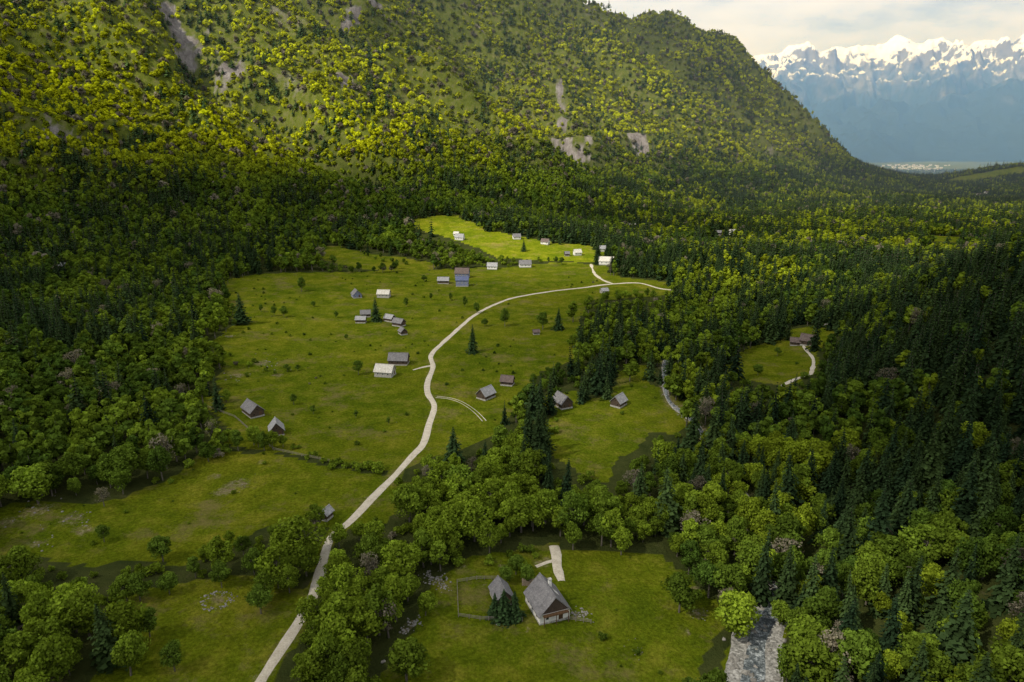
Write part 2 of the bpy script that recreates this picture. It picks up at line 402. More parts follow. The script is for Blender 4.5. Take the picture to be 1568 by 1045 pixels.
def box(x0, x1, y0, y1, z0, z1):
    v = [(x0,y0,z0),(x1,y0,z0),(x1,y1,z0),(x0,y1,z0),(x0,y0,z1),(x1,y0,z1),(x1,y1,z1),(x0,y1,z1)]
    f = [(0,3,2,1),(4,5,6,7),(0,1,5,4),(1,2,6,5),(2,3,7,6),(3,0,4,7)]
    return v, f
def haze(name, col, dens, b):
    hz, nt, out = newmat(name)
    vs = nt.nodes.new('ShaderNodeVolumeScatter'); vs.inputs['Color'].default_value = (*col, 1); vs.inputs['Density'].default_value = dens
    nt.links.new(vs.outputs[0], out.inputs['Volume'])
    v, f = box(*b); obj_from(name, v, f, [hz])
haze('basin_haze', (.15, .38, 1), 1/5800, (-1000, 13500, 3500, 11800, -400, 1150))
haze('slope_haze', (.62, .80, 1), 1/11000, (-3000, 6000, 1050, 3450, -300, 1150))

# ---------------------------------------------------------------- trees
def quads(C, Nn, S, asp=1.0):
    n = len(C)
    Nn = Nn/np.linalg.norm(Nn, axis=1, keepdims=True)
    r = rng.normal(size=(n, 3)); t = np.cross(Nn, r); t /= np.linalg.norm(t, axis=1, keepdims=True)
    b = np.cross(Nn, t)
    S = np.asarray(S)[:, None]
    j = lambda: (rng.uniform(.6, 1.15, (n, 1)))
    V = np.stack([C-t*S*.5*j()-b*S*.5*asp*j(), C+t*S*.5*j()-b*S*.5*asp*j(), C+t*S*.5*j()+b*S*.5*asp*j(), C-t*S*.5*j()+b*S*.5*asp*j()], 1)
    return V.reshape(-1, 3)
def tube(p0, p1, r0, r1, n=5):
    p0 = np.array(p0, float); p1 = np.array(p1, float); d = p1-p0; d /= np.linalg.norm(d)+1e-9
    a = np.cross(d, [.3, .9, .1]); a /= np.linalg.norm(a); b = np.cross(d, a)
    th = np.arange(n)/n*2*np.pi
    ring = np.cos(th)[:, None]*a+np.sin(th)[:, None]*b
    V = np.concatenate([p0+ring*r0, p1+ring*r1])
    F = [(i, (i+1) % n, n+(i+1) % n, n+i) for i in range(n)]
    return V, F
def pack(name, leafV, lv, tubes, mats, link=False):
    nq = len(leafV)//4
    V = [leafV]; F = [tuple(range(4*i, 4*i+4)) for i in range(nq)]; mi = [0]*nq; off = len(leafV)
    L = [np.repeat(lv, 4)]
    for tv, tf in tubes:
        V.append(tv); F += [tuple(off+a for a in q) for q in tf]; mi += [1]*len(tf); off += len(tv); L.append(np.ones(len(tv)))
    V = np.concatenate(V); L = np.concatenate(L)
    o = obj_from(name, V, F, mats, midx=mi, link=link)
    at = o.data.attributes.new('lv', 'FLOAT_COLOR', 'POINT')
    c = np.ones((len(L), 4)); c[:, :3] = L[:, None]
    at.data.foreach_set('color', c.astype(np.float32).ravel())
    return o
def broadleaf(name, nleaf, size, nblob=16, h=14., spread=.36, limbs=True, low=.6, nrm=.6):
    R = h*spread
    cb = []
    cz = h*low
    while len(cb) < nblob:
        q = rng.uniform(-1, 1, 3)
        if np.linalg.norm(q) > 1 or np.linalg.norm(q) < .25: continue
        taper = 1-.35*max(q[2], 0)
        cb.append((q[0]*R*.75*taper, q[1]*R*.75*taper, cz+q[2]*h*.33))
    cb = np.array(cb); br = rng.uniform(.22, .50, nblob)*R
    br *= 1-.3*np.clip((cb[:, 2]-cz)/(h*.3), 0, 1)
    bv = rng.uniform(.7, 1.3, nblob)
    k = rng.integers(0, nblob, nleaf)
    d = rng.normal(size=(nleaf, 3)); d[:, 2] += .25; d /= np.linalg.norm(d, axis=1, keepdims=True)
    rr = rng.uniform(.5, 1.2, nleaf)**.7
    C = cb[k]+d*(br[k]*rr)[:, None]*np.array([1, 1, .85])
    nn = d+rng.normal(size=(nleaf, 3))*nrm
    lv = bv[k]*rng.uniform(.7, 1.3, nleaf)
    V = quads(C, nn, size*rng.uniform(.6, 1.4, nleaf))
    tubes = [tube((0, 0, -1), (0, 0, h*.35), h*.022, h*.016, 6), tube((0, 0, h*.35), (rng.normal()*.3, rng.normal()*.3, h*.8), h*.016, h*.005, 5)]
    if limbs:
        for i in range(nblob):
            tubes.append(tube((0, 0, h*rng.uniform(.28, .55)), cb[i], h*.008, h*.002, 4))
    return pack(name, V, lv, tubes, [M_LEAF, M_BARK])
def spruce(name, wh, nb, segs, h=18., rad=.17):
    C = []; Nn = []; S = []; lv = []
    for i in range(wh):
        f = i/(wh-1)
        z0 = h*(.07+.92*f)
        R = h*rad*(1-f)**.85*rng.uniform(.8, 1.15)+.15
        off = rng.uniform(0, 6)
        n = max(4, int(nb*(1-.45*f)))
        for b in range(n):
            th = off+b/n*6.283+rng.normal()*.12; Rb = R*rng.uniform(.72, 1.18); bv = rng.uniform(.65, 1.4)
            for s_ in range(segs):
                q = (s_+.7)/segs
                rr = Rb*q
                C.append((math.cos(th)*rr+rng.normal()*.08*Rb, math.sin(th)*rr+rng.normal()*.08*Rb, z0-rr*(.30+.25*q)+rng.normal()*.05))
                Nn.append((math.cos(th)*.55+rng.normal()*.3, math.sin(th)*.55+rng.normal()*.3, .8))
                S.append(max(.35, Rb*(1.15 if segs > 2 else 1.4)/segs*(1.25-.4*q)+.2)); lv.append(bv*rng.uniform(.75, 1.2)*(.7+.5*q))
    V = quads(np.array(C), np.array(Nn), np.array(S))
    tubes = [tube((0, 0, -1), (0, 0, h*.97), h*.014, .03, 6)]
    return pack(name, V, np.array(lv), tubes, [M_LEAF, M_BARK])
kinds = bpy.data.collections.new('forest_tree_kinds')
protos = []; K_ = {}
def reg(key, fn, n):
    K_[key] = []
    for i in range(n):
        o = fn('kind_%02d' % len(protos)); kinds.objects.link(o); protos.append(o); K_[key].append(len(protos)-1)
reg('dh', lambda n: broadleaf(n, 3200, .50, int(rng.integers(20, 32)), 14., rng.uniform(.26, .38), True, rng.uniform(.54, .62)), 8)
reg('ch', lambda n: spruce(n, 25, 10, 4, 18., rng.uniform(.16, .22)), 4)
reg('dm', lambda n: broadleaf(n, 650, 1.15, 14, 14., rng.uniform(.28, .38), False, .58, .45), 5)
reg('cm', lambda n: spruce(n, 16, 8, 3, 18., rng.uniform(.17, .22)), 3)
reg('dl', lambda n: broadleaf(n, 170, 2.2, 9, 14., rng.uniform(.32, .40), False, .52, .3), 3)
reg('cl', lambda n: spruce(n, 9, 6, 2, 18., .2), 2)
reg('sp', lambda n: broadleaf(n, 700, .42, 20, 14., .33), 2)
reg('bu', lambda n: broadleaf(n, 600, 1.25, 10, 14., .55, False, .45), 2)

NG = bpy.data.node_groups.new('tree_scatter', 'GeometryNodeTree')
NG.interface.new_socket('Geometry', in_out='INPUT', socket_type='NodeSocketGeometry')
NG.interface.new_socket('Geometry', in_out='OUTPUT', socket_type='NodeSocketGeometry')
gi = NG.nodes.new('NodeGroupInput'); go = NG.nodes.new('NodeGroupOutput')
ci = NG.nodes.new('GeometryNodeCollectionInfo'); ci.inputs[0].default_value = kinds; ci.inputs[1].default_value = True; ci.inputs[2].default_value = True
ip = NG.nodes.new('GeometryNodeInstanceOnPoints'); ip.inputs['Pick Instance'].default_value = True
def na(nm, ty):
    n = NG.nodes.new('GeometryNodeInputNamedAttribute'); n.data_type = ty; n.inputs['Name'].default_value = nm; return n.outputs[0]
L = NG.links.new
L(gi.outputs[0], ip.inputs['Points']); L(ci.outputs[0], ip.inputs['Instance'])
L(na('idx', 'INT'), ip.inputs['Instance Index']); L(na('rot', 'FLOAT_VECTOR'), ip.inputs['Rotation']); L(na('scl', 'FLOAT_VECTOR'), ip.inputs['Scale'])
L(ip.outputs[0], go.inputs[0])
def scatter(name, P, scl, rot, idx, col):
    me = bpy.data.meshes.new(name)
    me.vertices.add(len(P)); me.vertices.foreach_set('co', P.astype(np.float32).ravel())
    for nm, arr in (('scl', scl), ('rot', rot), ('tcol', col)):
        a = me.attributes.new(nm, 'FLOAT_VECTOR', 'POINT'); a.data.foreach_set('vector', arr.astype(np.float32).ravel())
    a = me.attributes.new('idx', 'INT', 'POINT'); a.data.foreach_set('value', idx.astype(np.int32))
    me.update()
    o = bpy.data.objects.new(name, me); COL.objects.link(o)
    md = o.modifiers.new('scatter', 'NODES'); md.node_group = NG
    return o

def blocked(x, y, z, h, jit=5.0):
    """tree stands in, or towers in front of, open meadow / road"""
    jx = rng.normal(0, jit, len(x)); jy = rng.normal(0, jit, len(x))
    base = clear_at(x, y, jx=jx, jy=jy)
    hid = np.zeros(len(x), bool)
    for f in (.9, .5):
        zt = z+f*h
        k = (CAMH-z)/np.maximum(CAMH-zt, 8)
        qx, qy = x*k, y*k
        i = np.where((CAMH-zt > 12) & (np.hypot(qx, qy) < 1200))[0]
        if len(i): hid[i] |= clear_at(qx[i], qy[i], 2.0, 5.0, 0, jx[i], jy[i])
    return base, hid
def field(x0, x1, y0, y1, cell):
    gx, gy = np.meshgrid(np.arange(x0, x1, cell), np.arange(y0, y1, cell))
    return gx.ravel()+rng.uniform(-.5, .5, gx.size)*cell, gy.ravel()+rng.uniform(-.5, .5, gx.size)*cell
def frustum(x, y, z, margin=60):
    dep = y*CP-(z-CAMH)*SP
    up = (y*SP+(z-CAMH)*CP)
    return (np.abs(x) < .78*dep+margin) & (dep > 25) & (up > -.56*dep-margin*.5) & (up < .54*dep+margin)
SUN_BAND_PTS = survey([(290,110),(380,170),(220,60),(470,215),(330,20)])  # points along the sunlit band of the mountain slope
def colors(x, y, z, con, n):
    t = np.clip(.5+1.0*fbm(x, y, 70, 3, 41)+rng.normal(0, .30, n), 0, 1)
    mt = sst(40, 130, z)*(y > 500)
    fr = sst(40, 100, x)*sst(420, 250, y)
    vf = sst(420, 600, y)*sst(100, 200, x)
    sun_tint = sst(330, 120, mind(x, y, SUN_BAND_PTS)+60*fbm(x, y, 120, 2, 66))  # painted sunlight: leaf colour brightened along the lit band
    dA = np.array([.056, .098, .015]); dB = np.array([.155, .215, .019]); dC = np.array([.40, .42, .012])  # dC: sunlit yellow-green, with sun brightness put into the leaf colour
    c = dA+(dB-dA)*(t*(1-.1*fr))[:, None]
    q = np.clip(mt*(.22+.9*t)+.5*sun_tint*mt+.4*vf*t+.15*fr*(t > .8), 0, 1.25)
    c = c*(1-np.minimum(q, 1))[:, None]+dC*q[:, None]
    cA = np.array([.017, .034, .016]); cB = np.array([.044, .072, .022])
    cc = cA+(cB-cA)*rng.uniform(0, 1, n)[:, None]
    c = np.where(con[:, None], cc*(1+.9*mt)[:, None], c)
    grey = (rng.uniform(size=n) < .05+.09*mt) & ~con
    c[grey] = np.array([.19, .17, .125])*rng.uniform(.7, 1.2, grey.sum())[:, None]
    c *= rng.uniform(.75, 1.25, n)[:, None]
    return c, grey
def confrac(x, y, z):
    f = np.full(x.shape, .10)
    f = np.where((x > 75) & (y < 420), .62, f)
    f = np.where((x > 70) & (y < 170), .45, f)
    f = np.where((x > 150) & (y < 420), .82, f)
    f = np.where((x > 60) & (y >= 420) & (z < 40), .60, f)
    f = np.where((x > 5) & (x < 75) & (y > 195) & (y < 330), .55, f)
    f = np.where((x < -200) & (y > 330), .34, f)
    f = np.where((y > 700) & (z < 60) & (x <= 60), .36, f)
    f = np.where((z > 50) & (y > 500), .18, f)
    return np.clip(f+.7*fbm(x, y, 60, 3, 21), 0.02, .95)
def build(name, x, y, lodf, hmul=1.0, thin=0.0):
    z = H(x, y)
    k = frustum(x, y, z)
    e = 6.0
    gx_ = (H(x+e, y)-z)/e; gy_ = (H(x, y+e)-z)/e
    r = np.hypot(x, y)
    k &= (gx_*x+gy_*y+(CAMH-z))/np.maximum(r, 1) > -.10
    k &= rng.uniform(size=len(x)) > rockmask(x, y)*.93
    if thin: k &= rng.uniform(size=len(x)) > thin*sst(-.1, .6, fbm(x, y, 45, 3, 130))*sst(40, 110, z)
    x, y, z = x[k], y[k], z[k]
    n = len(x)
    con = rng.uniform(size=n) < confrac(x, y, z)
    h = np.where(con, rng.uniform(10, 22, n), rng.uniform(7, 15, n))*hmul
    base, hid = blocked(x, y, z, h)
    bush = hid & ~base
    hb = rng.uniform(2.0, 4.5, n)
    b2, hid2 = blocked(x, y, z, hb, 3.0)
    keep = ~base & ~(bush & hid2)
    h = np.where(bush, hb, h); con = con & ~(bush & (rng.uniform(size=n) < .85))
    x, y, z, h, con, bush = [q[keep] for q in (x, y, z, h, con, bush)]
    n = len(x)
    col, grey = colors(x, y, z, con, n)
    r = np.hypot(x, y)
    idx = np.zeros(n, int)
    pick = lambda key, m: np.array(K_[key])[rng.integers(0, len(K_[key]), m)]
    lod = lodf(r)
    for l, (dk, ck) in enumerate((('dh', 'ch'), ('dm', 'cm'), ('dl', 'cl'))):
        m1 = (lod == l) & ~con; idx[m1] = pick(dk, m1.sum())
        m2 = (lod == l) & con; idx[m2] = pick(ck, m2.sum())
    m = grey & (lod < 2); idx[m] = pick('sp', m.sum())
    m = bush & ~con; idx[m] = pick('bu', m.sum())
    sc = h/np.where(con, 18., 14.)
    w = sc*rng.uniform(.8, 1.25, n)*(1+.15*sst(60, 160, z)*(y > 500))
    scl = np.stack([w, w*rng.uniform(.85, 1.15, n), sc], 1)
    rot = np.stack([rng.normal(0, .04, n), rng.normal(0, .04, n), rng.uniform(0, 6.28, n)], 1)
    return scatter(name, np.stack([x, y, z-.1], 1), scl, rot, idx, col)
x, y = field(-620, 620, 30, 560, 5.6)
k = np.hypot(x, y) < 560
build('valley_forest', x[k], y[k], lambda r: np.where(r < 250, 0, 1))
x, y = field(-900, 900, 200, 1250, 6.5)
k = (np.hypot(x, y) >= 560) & (np.hypot(x, y) < 1200)
build('hillside_forest', x[k], y[k], lambda r: np.where(r < 680, 1, 2), 1.0, .1)
x, y = field(-1500, 2400, 700, 3300, 8.2)
k = (np.hypot(x, y) >= 1200) & ~((y > 2500) & (x < -400))
build('mountain_forest', x[k], y[k], lambda r: np.full(r.shape, 2), 1.05, .12)
x, y = field(1000, 5200, 2600, 6200, 27)
k = (np.hypot(x, y) >= 3300) & (fbm(x, y, 500, 3, 8) < .0)
build('distant_forest', x[k], y[k], lambda r: np.full(r.shape, 2), 1.7)

def lone(kind, u, v, h, wmul=1.0):
    p = survey([(u, v)])[0]
    src = protos[random.choice(K_['ch' if kind == 'spruce_tree' else 'dh'])]
    me = src.data.copy(); me.materials[0] = M_LEAF_C if kind == 'spruce_tree' else M_LEAF_D
    o = bpy.data.objects.new(kind, me); COL.objects.link(o)
    s_ = h/(18. if kind == 'spruce_tree' else 14.)
    o.scale = (s_*wmul, s_*wmul, s_); o.rotation_euler = (0, 0, random.uniform(0, 6))
    o.location = (p[0], p[1], float(H(p[0], p[1]))-.1)
for t in [('spruce_tree',370,496,20,1.6),('beech_tree',462,447,12,.9),('spruce_tree',576,492,16,1.4),('spruce_tree',724,540,16,1.2),('beech_tree',773,500,12,.8),
          ('spruce_tree',855,505,14,1.4),('beech_tree',831,505,12,1.0),('spruce_tree',695,708,14,1.5),('beech_tree',549,574,8,1.1),('beech_tree',480,634,4.5,1),
          ('beech_tree',435,486,8,1),('beech_tree',420,484,7,1),('beech_tree',400,478,6,1),('beech_tree',515,487,5,1),('beech_tree',622,470,7,.9),('beech_tree',730,480,9,.8),
          ('beech_tree',712,470,8,.8),('beech_tree',545,640,4,1),('beech_tree',450,620,6,.8),('beech_tree',595,650,3.5,1),('beech_tree',608,412,9,.8),('beech_tree',650,432,7,1),
          ('spruce_tree',772,950,9,1.5),('spruce_tree',788,948,8,1.5),('spruce_tree',758,945,7,1.5),('beech_tree',808,892,6,1.1),('beech_tree',790,880,7,1.1),('beech_tree',775,893,6,1),
          ('beech_tree',400,940,9,1),('beech_tree',268,1028,8,1),('beech_tree',250,860,9,1.1),('beech_tree',440,570,5,1.1),('beech_tree',456,568,4,1.1),('spruce_tree',802,385,12,1.4),('beech_tree',690,384,12,1),
          ('beech_tree',742,500,6,1.1),('beech_tree',330,700,5,1.2),('beech_tree',860,405,8,1),('beech_tree',735,398,8,1.2),('beech_tree',1160,575,7,1),('beech_tree',1190,545,6,1),
          ('beech_tree',340,900,8,1),('beech_tree',190,960,8,1),('beech_tree',410,905,8,1),('beech_tree',1120,590,8,1),('beech_tree',300,885,7,1),('beech_tree',230,975,8,1),('beech_tree',160,830,6,1),
          ('beech_tree',390,880,9,.9),('beech_tree',215,920,9,1),('beech_tree',260,910,7,1),('beech_tree',360,500,5,1),('beech_tree',480,470,5,1),('beech_tree',530,520,4,1),('beech_tree',660,460,6,.8),('beech_tree',690,460,6,.8),('beech_tree',310,640,8,1),('beech_tree',365,690,9,1),('beech_tree',405,690,8,1)]:
    lone(*t)
def hedge(px, h0, h1, step, wob):
    P = densify(survey(px), step)
    P = P+rng.normal(0, wob, P.shape)
    return [(a, b, rng.uniform(h0, h1)) for a, b in P]
HG = hedge([(510,712),(550,718),(598,722)], 2.5, 4.5, 1.6, 1.2)+hedge([(343,676),(380,684),(425,686)], 5, 9, 3, 2)+hedge([(292,612),(345,616)], 3, 6, 3, 1.5)
HG += hedge([(635,372),(690,385),(740,402),(770,405)], 5, 10, 5, 4)+hedge([(480,412),(540,418),(600,416)], 5, 10, 5, 3)+hedge([(720,398),(790,404),(850,402)], 3, 8, 7, 3)
HG += hedge([(450,690),(500,705)], 1.5, 3, 3, 2)+hedge([(340,545),(380,560),(430,575)], 1.5, 3.5, 4, 4)+hedge([(820,670),(850,655)], 2, 4, 3, 2)+hedge([(622,700),(608,735)], 2, 4, 3, 2)
HG += hedge([(470,955),(492,900),(508,860),(520,830)], 6, 10, 3, 2.5)+hedge([(525,810),(500,815),(470,805)], 5, 9, 3, 2.5)+hedge([(710,862),(760,858),(830,850)], 2, 4, 3, 1.5)+hedge([(890,560),(830,590),(800,625)], 4, 8, 4, 3)
HG += hedge([(560,392),(590,400),(620,404)], 3, 6, 6, 3)+hedge([(900,470),(930,462),(1000,458)], 4, 9, 4, 4)+hedge([(280,858),(340,850),(400,820)], 3, 7, 5, 3)+hedge([(240,740),(290,715),(340,690)], 2, 5, 5, 4)
HG = np.array(HG); hx, hy, hh = HG.T
kk = mind(hx, hy, ROAD) > 3.6
hx, hy, hh = hx[kk], hy[kk], hh[kk]; n = len(hx)
hc, _ = colors(hx, hy, np.zeros(n), np.zeros(n, bool), n)
hidx = np.where(hh < 4.6, np.array(K_['bu'])[rng.integers(0, 2, n)], np.array(K_['dh'])[rng.integers(0, 5, n)])
scatter('hedgerow', np.stack([hx, hy, H(hx, hy)-.1], 1), np.repeat((hh/14)[:, None], 3, 1), np.stack([np.zeros(n), np.zeros(n), rng.uniform(0, 6, n)], 1), hidx, hc)
sx, sy = field(-260, 160, 100, 600, 8)
k = clear_at(sx, sy, 0, 0, 0) & (mind(sx, sy, ROAD) > 4) & (mind(sx, sy, HPOS) > 7) & (rng.uniform(size=len(sx)) < .12+.6*(fbm(sx, sy, 60, 2, 15) > .12)) & (mind(sx, sy, RIVER) > 5)
sx, sy = sx[k], sy[k]; n = len(sx)
sh = .2+rng.uniform(0, 1.0, n)**4*2.4
sc_, _ = colors(sx, sy, np.zeros(n), np.zeros(n, bool), n)
scatter('meadow_shrubs', np.stack([sx, sy, H(sx, sy)-.15*sh], 1), np.repeat((sh/14)[:, None], 3, 1), np.stack([np.zeros(n), np.zeros(n), rng.uniform(0, 6, n)], 1), np.array(K_['bu'])[rng.integers(0, 2, n)], sc_*.8)

# ---------------------------------------------------------------- roads, river
def ribbon(name, P, w, mat, dz, cols=5, wob=.25, seed=0, off=0.0):
    T = np.gradient(P, axis=0); T /= np.linalg.norm(T, axis=1, keepdims=True)+1e-9
    Nn = np.stack([-T[:, 1], T[:, 0]], 1)
    P = P+Nn*off
    s_ = np.arange(len(P))
    ww = np.asarray(w)/2*(1+wob*fbm(s_*1.0, s_*0+seed, 5, 3, 60+seed))
    V = []; F = []
    for j in range(cols):
        q = -1+2*j/(cols-1)
        o = P+Nn*(ww*q)[:, None]
        V.append(np.stack([o[:, 0], o[:, 1], H(o[:, 0], o[:, 1])+dz-(.22 if abs(q) == 1 else 0)], 1))
    n = len(P); V = np.concatenate(V)
    for j in range(cols-1):
        for i in range(n-1):
            F.append((j*n+i, (j+1)*n+i, (j+1)*n+i+1, j*n+i+1))
    return obj_from(name, V, F, [mat], smooth=True)
M_ROAD, nt, out = newmat('gravel_road')
p = pos(nt); a_ = noise(nt, p, .4, 6, .75); b_ = noise(nt, p, 3, 3, .7)
c = mix(nt, .5, ramp(nt, a_, [(.3, (.24, .20, .14)), (.6, (.56, .50, .40))]), ramp(nt, b_, [(.3, (.27, .24, .18)), (.7, (.6, .55, .46))]))
bsdf(nt, out, c, .95, b_, .3, .1, .1)
ribbon('gravel_road', ROAD, 3.1, M_ROAD, .16)
for i, l in enumerate(LANES):
    if i == 1:
        ribbon('dirt_path', l, .7, M_ROAD, .10, 3, .6, 3, .8); ribbon('dirt_path', l, .7, M_ROAD, .10, 3, .6, 4, -.8)
    else: ribbon('dirt_path', l, [2.4, 1.8, 2.6, 2.8, 2, 2, 2, 2.6][i], M_ROAD, .13+.01*i, seed=i+1, wob=.9)
M_GRAV = simple('river_gravel', [(.35, (.10, .10, .09)), (.5, (.24, .23, .21)), (.65, (.42, .41, .38))], 1.3, .95, .9, True, .2, .4)
M_WAT, nt, out = newmat('river_water')
p = pos(nt); a_ = noise(nt, p, .9, 8, .85)
c = ramp(nt, a_, [(.40, (.03, .04, .045)), (.50, (.09, .105, .11)), (.56, (.30, .33, .34)), (.64, (.65, .68, .68))])
bsdf(nt, out, c, .3, a_, .8, .5, .4)
rw = np.interp(RIVER[:, 1], [95, 145, 160, 600], [7.0, 5.5, 1.8, 1.8])
bw = np.interp(RIVER[:, 1], [95, 145, 160, 600], [13, 11, 3, 3])
ribbon('river_bank', RIVER, bw, M_GRAV, .18, 7, .45, 11)
ribbon('river', RIVER, rw, M_WAT, .30, 7, .6, 12)

# ---------------------------------------------------------------- rocks
M_ROCK = simple('limestone', [(.3, (.10, .095, .085)), (.7, (.28, .265, .24))], 1.2, .95, .5, True)
def rocks(name, spots):
    V = []; F = []; off = 0
    bm = bmesh.new(); bmesh.ops.create_icosphere(bm, subdivisions=1, radius=1)
    bv = np.array([v.co[:] for v in bm.verts]); bf = [[v.index for v in f.verts] for f in bm.faces]; bm.free()
    zz = H(np.array([s[0] for s in spots]), np.array([s[1] for s in spots]))
    for (x_, y_, r), z_ in zip(spots, zz):
        q = bv*rng.uniform(.7, 1.25, bv.shape[0])[:, None]*np.array([rng.uniform(.7, 1.3), rng.uniform(.7, 1.3), rng.uniform(.45, .8)])*r
        th = rng.uniform(0, 6); R = np.array([[math.cos(th), -math.sin(th), 0], [math.sin(th), math.cos(th), 0], [0, 0, 1]])
        V.append(q@R.T+np.array([x_, y_, z_+r*.1])); F += [[a+off for a in f] for f in bf]; off += len(bv)
    return obj_from(name, np.concatenate(V), F, [M_ROCK])
def ring(u, v, R, n, rmin, rmax, jit=.4):
    c = survey([(u, v)])[0]
    return [(c[0]+math.cos(t)*R+random.gauss(0, jit), c[1]+math.sin(t)*R*.9+random.gauss(0, jit), random.uniform(rmin, rmax)) for t in np.linspace(0, 6.28, n)]
def clump(u, v, R, n, rmin, rmax):
    c = survey([(u, v)])[0]
    return [(c[0]+random.gauss(0, R*.5), c[1]+random.gauss(0, R*.5), random.uniform(rmin, rmax)) for _ in range(n)]
rocks('stone_ruin', ring(332, 920, 3.8, 46, .12, .36, .5)+ring(332, 920, 3.3, 30, .1, .3, .5))
rocks('rubble_pile', clump(668, 888, 3, 50, .15, .45)+clump(655, 880, 2, 20, .15, .4)+clump(680, 900, 2, 25, .1, .3))
rocks('field_rocks', clump(60, 785, 8, 18, .15, .45)+clump(110, 800, 7, 16, .15, .4)+clump(55, 835, 4, 8, .2, .4)+clump(400, 560, 14, 26, .15, .45)+clump(360, 580, 6, 9, .2, .6)+clump(365, 742, 6, 8, .1, .2)
      + clump(890, 940, 2.4, 40, .15, .4)+clump(586, 1013, .4, 3, .3, .55)+clump(632, 955, 2.2, 26, .15, .45)+clump(618, 966, 1.5, 18, .15, .45)+clump(763, 956, .6, 6, .2, .4)
      + clump(975, 993, 3, 10, .08, .18)+clump(1068, 940, 3, 14, .08, .2)+clump(350, 515, 4, 6, .2, .4)+clump(730, 436, 6, 4, .2, .5)+clump(1055, 640, 5, 12, .2, .4))
rv = []
for q, w_ in zip(RIVER, rw):
    for _ in range(16 if q[1] < 160 else 3):
        rv.append((q[0]+random.gauss(0, w_*.55), q[1]+random.gauss(0, 2), .15+random.random()**3*.9))
rocks('river_boulders', rv)

# ---------------------------------------------------------------- buildings
def roofmat(name, c0, c1):
    m, nt, out = newmat(name)
    tc = objc(nt)
    n1 = noise(nt, tc, .9, 5, .7)
    br = nt.nodes.new('ShaderNodeTexBrick'); br.inputs['Scale'].default_value = 1.6
    br.inputs['Color1'].default_value = (.8, .8, .8, 1); br.inputs['Color2'].default_value = (1.15, 1.15, 1.15, 1); br.inputs['Mortar'].default_value = (.45, .45, .45, 1)
    br.inputs['Mortar Size'].default_value = .03
    nt.links.new(tc, br.inputs['Vector'])
    c = mix(nt, 1.0, ramp(nt, n1, [(.3, c0), (.7, c1)]), br.outputs[0], 'MULTIPLY')
    bsdf(nt, out, c, .75, br.outputs[1], .4, -.05, .3)
    return m
ROOF = {'grey': roofmat('grey_shingles', (.13, .125, .13), (.26, .25, .255)), 'pale': roofmat('weathered_shingles', (.24, .24, .245), (.44, .435, .44)),
        'white': roofmat('pale_roof', (.52, .48, .40), (.74, .71, .64)), 'brown': roofmat('brown_tiles', (.10, .07, .06), (.19, .145, .13)), 'slate': roofmat('blue_slate', (.08, .10, .2), (.14, .17, .28))}
def woodm(name, a, b):
    m, nt, out = newmat(name)
    mp = nt.nodes.new('ShaderNodeMapping'); mp.inputs['Scale'].default_value = (3, 3, .35); nt.links.new(objc(nt), mp.inputs[0])
    n1 = noise(nt, mp.outputs[0], 2.5, 5, .7)
    bsdf(nt, out, ramp(nt, n1, [(.3, a), (.7, b)]), .85, n1, .5, .05)
    return m
WALL = {'wood': woodm('dark_timber', (.035, .025, .018), (.11, .08, .06)), 'white': simple('white_plaster', [(.3, (.62, .60, .56)), (.7, (.82, .80, .76))], .8),
        'stonewall': simple('rubble_stone', [(.35, (.2, .19, .17)), (.65, (.5, .48, .43))], 2.5), 'blue': simple('grey_blue_plaster', [(.3, (.14, .16, .26)), (.7, (.22, .24, .34))], .8)}
M_GLASS, nt, out = newmat('window_glass'); bsdf(nt, out, (.02, .025, .03), .1, spec=.6)
M_FRAME = simple('painted_frame', [(.3, (.5, .48, .44)), (.7, (.65, .63, .6))], 3)
M_DOOR = woodm('door_wood', (.06, .035, .02), (.14, .08, .04))
M_STONE = WALL['stonewall']
def merge(bl):
    V = []; F = []; o = 0
    for v, f in bl:
        V += list(v); F += [tuple(o+a for a in q) for q in f]; o += len(v)
    return V, F
def chevron(L_, W_, e, r, ov, th):
    sl = (r-e)/(W_/2)
    ye = W_/2+ov; ze = e-ov*sl
    x0 = L_/2+ov
    prof = [(-ye, ze), (0, r), (ye, ze), (ye, ze+th), (0, r+th*1.15), (-ye, ze+th)]
    V = [(-x0, a, b) for a, b in prof]+[(x0, a, b) for a, b in prof]
    F = [(0, 1, 4, 5), (1, 2, 3, 4), (6, 11, 10, 7), (7, 10, 9, 8)]
    F += [(i, i+6, (i+1) % 6+6, (i+1) % 6) for i in range(6)]
    return V, F
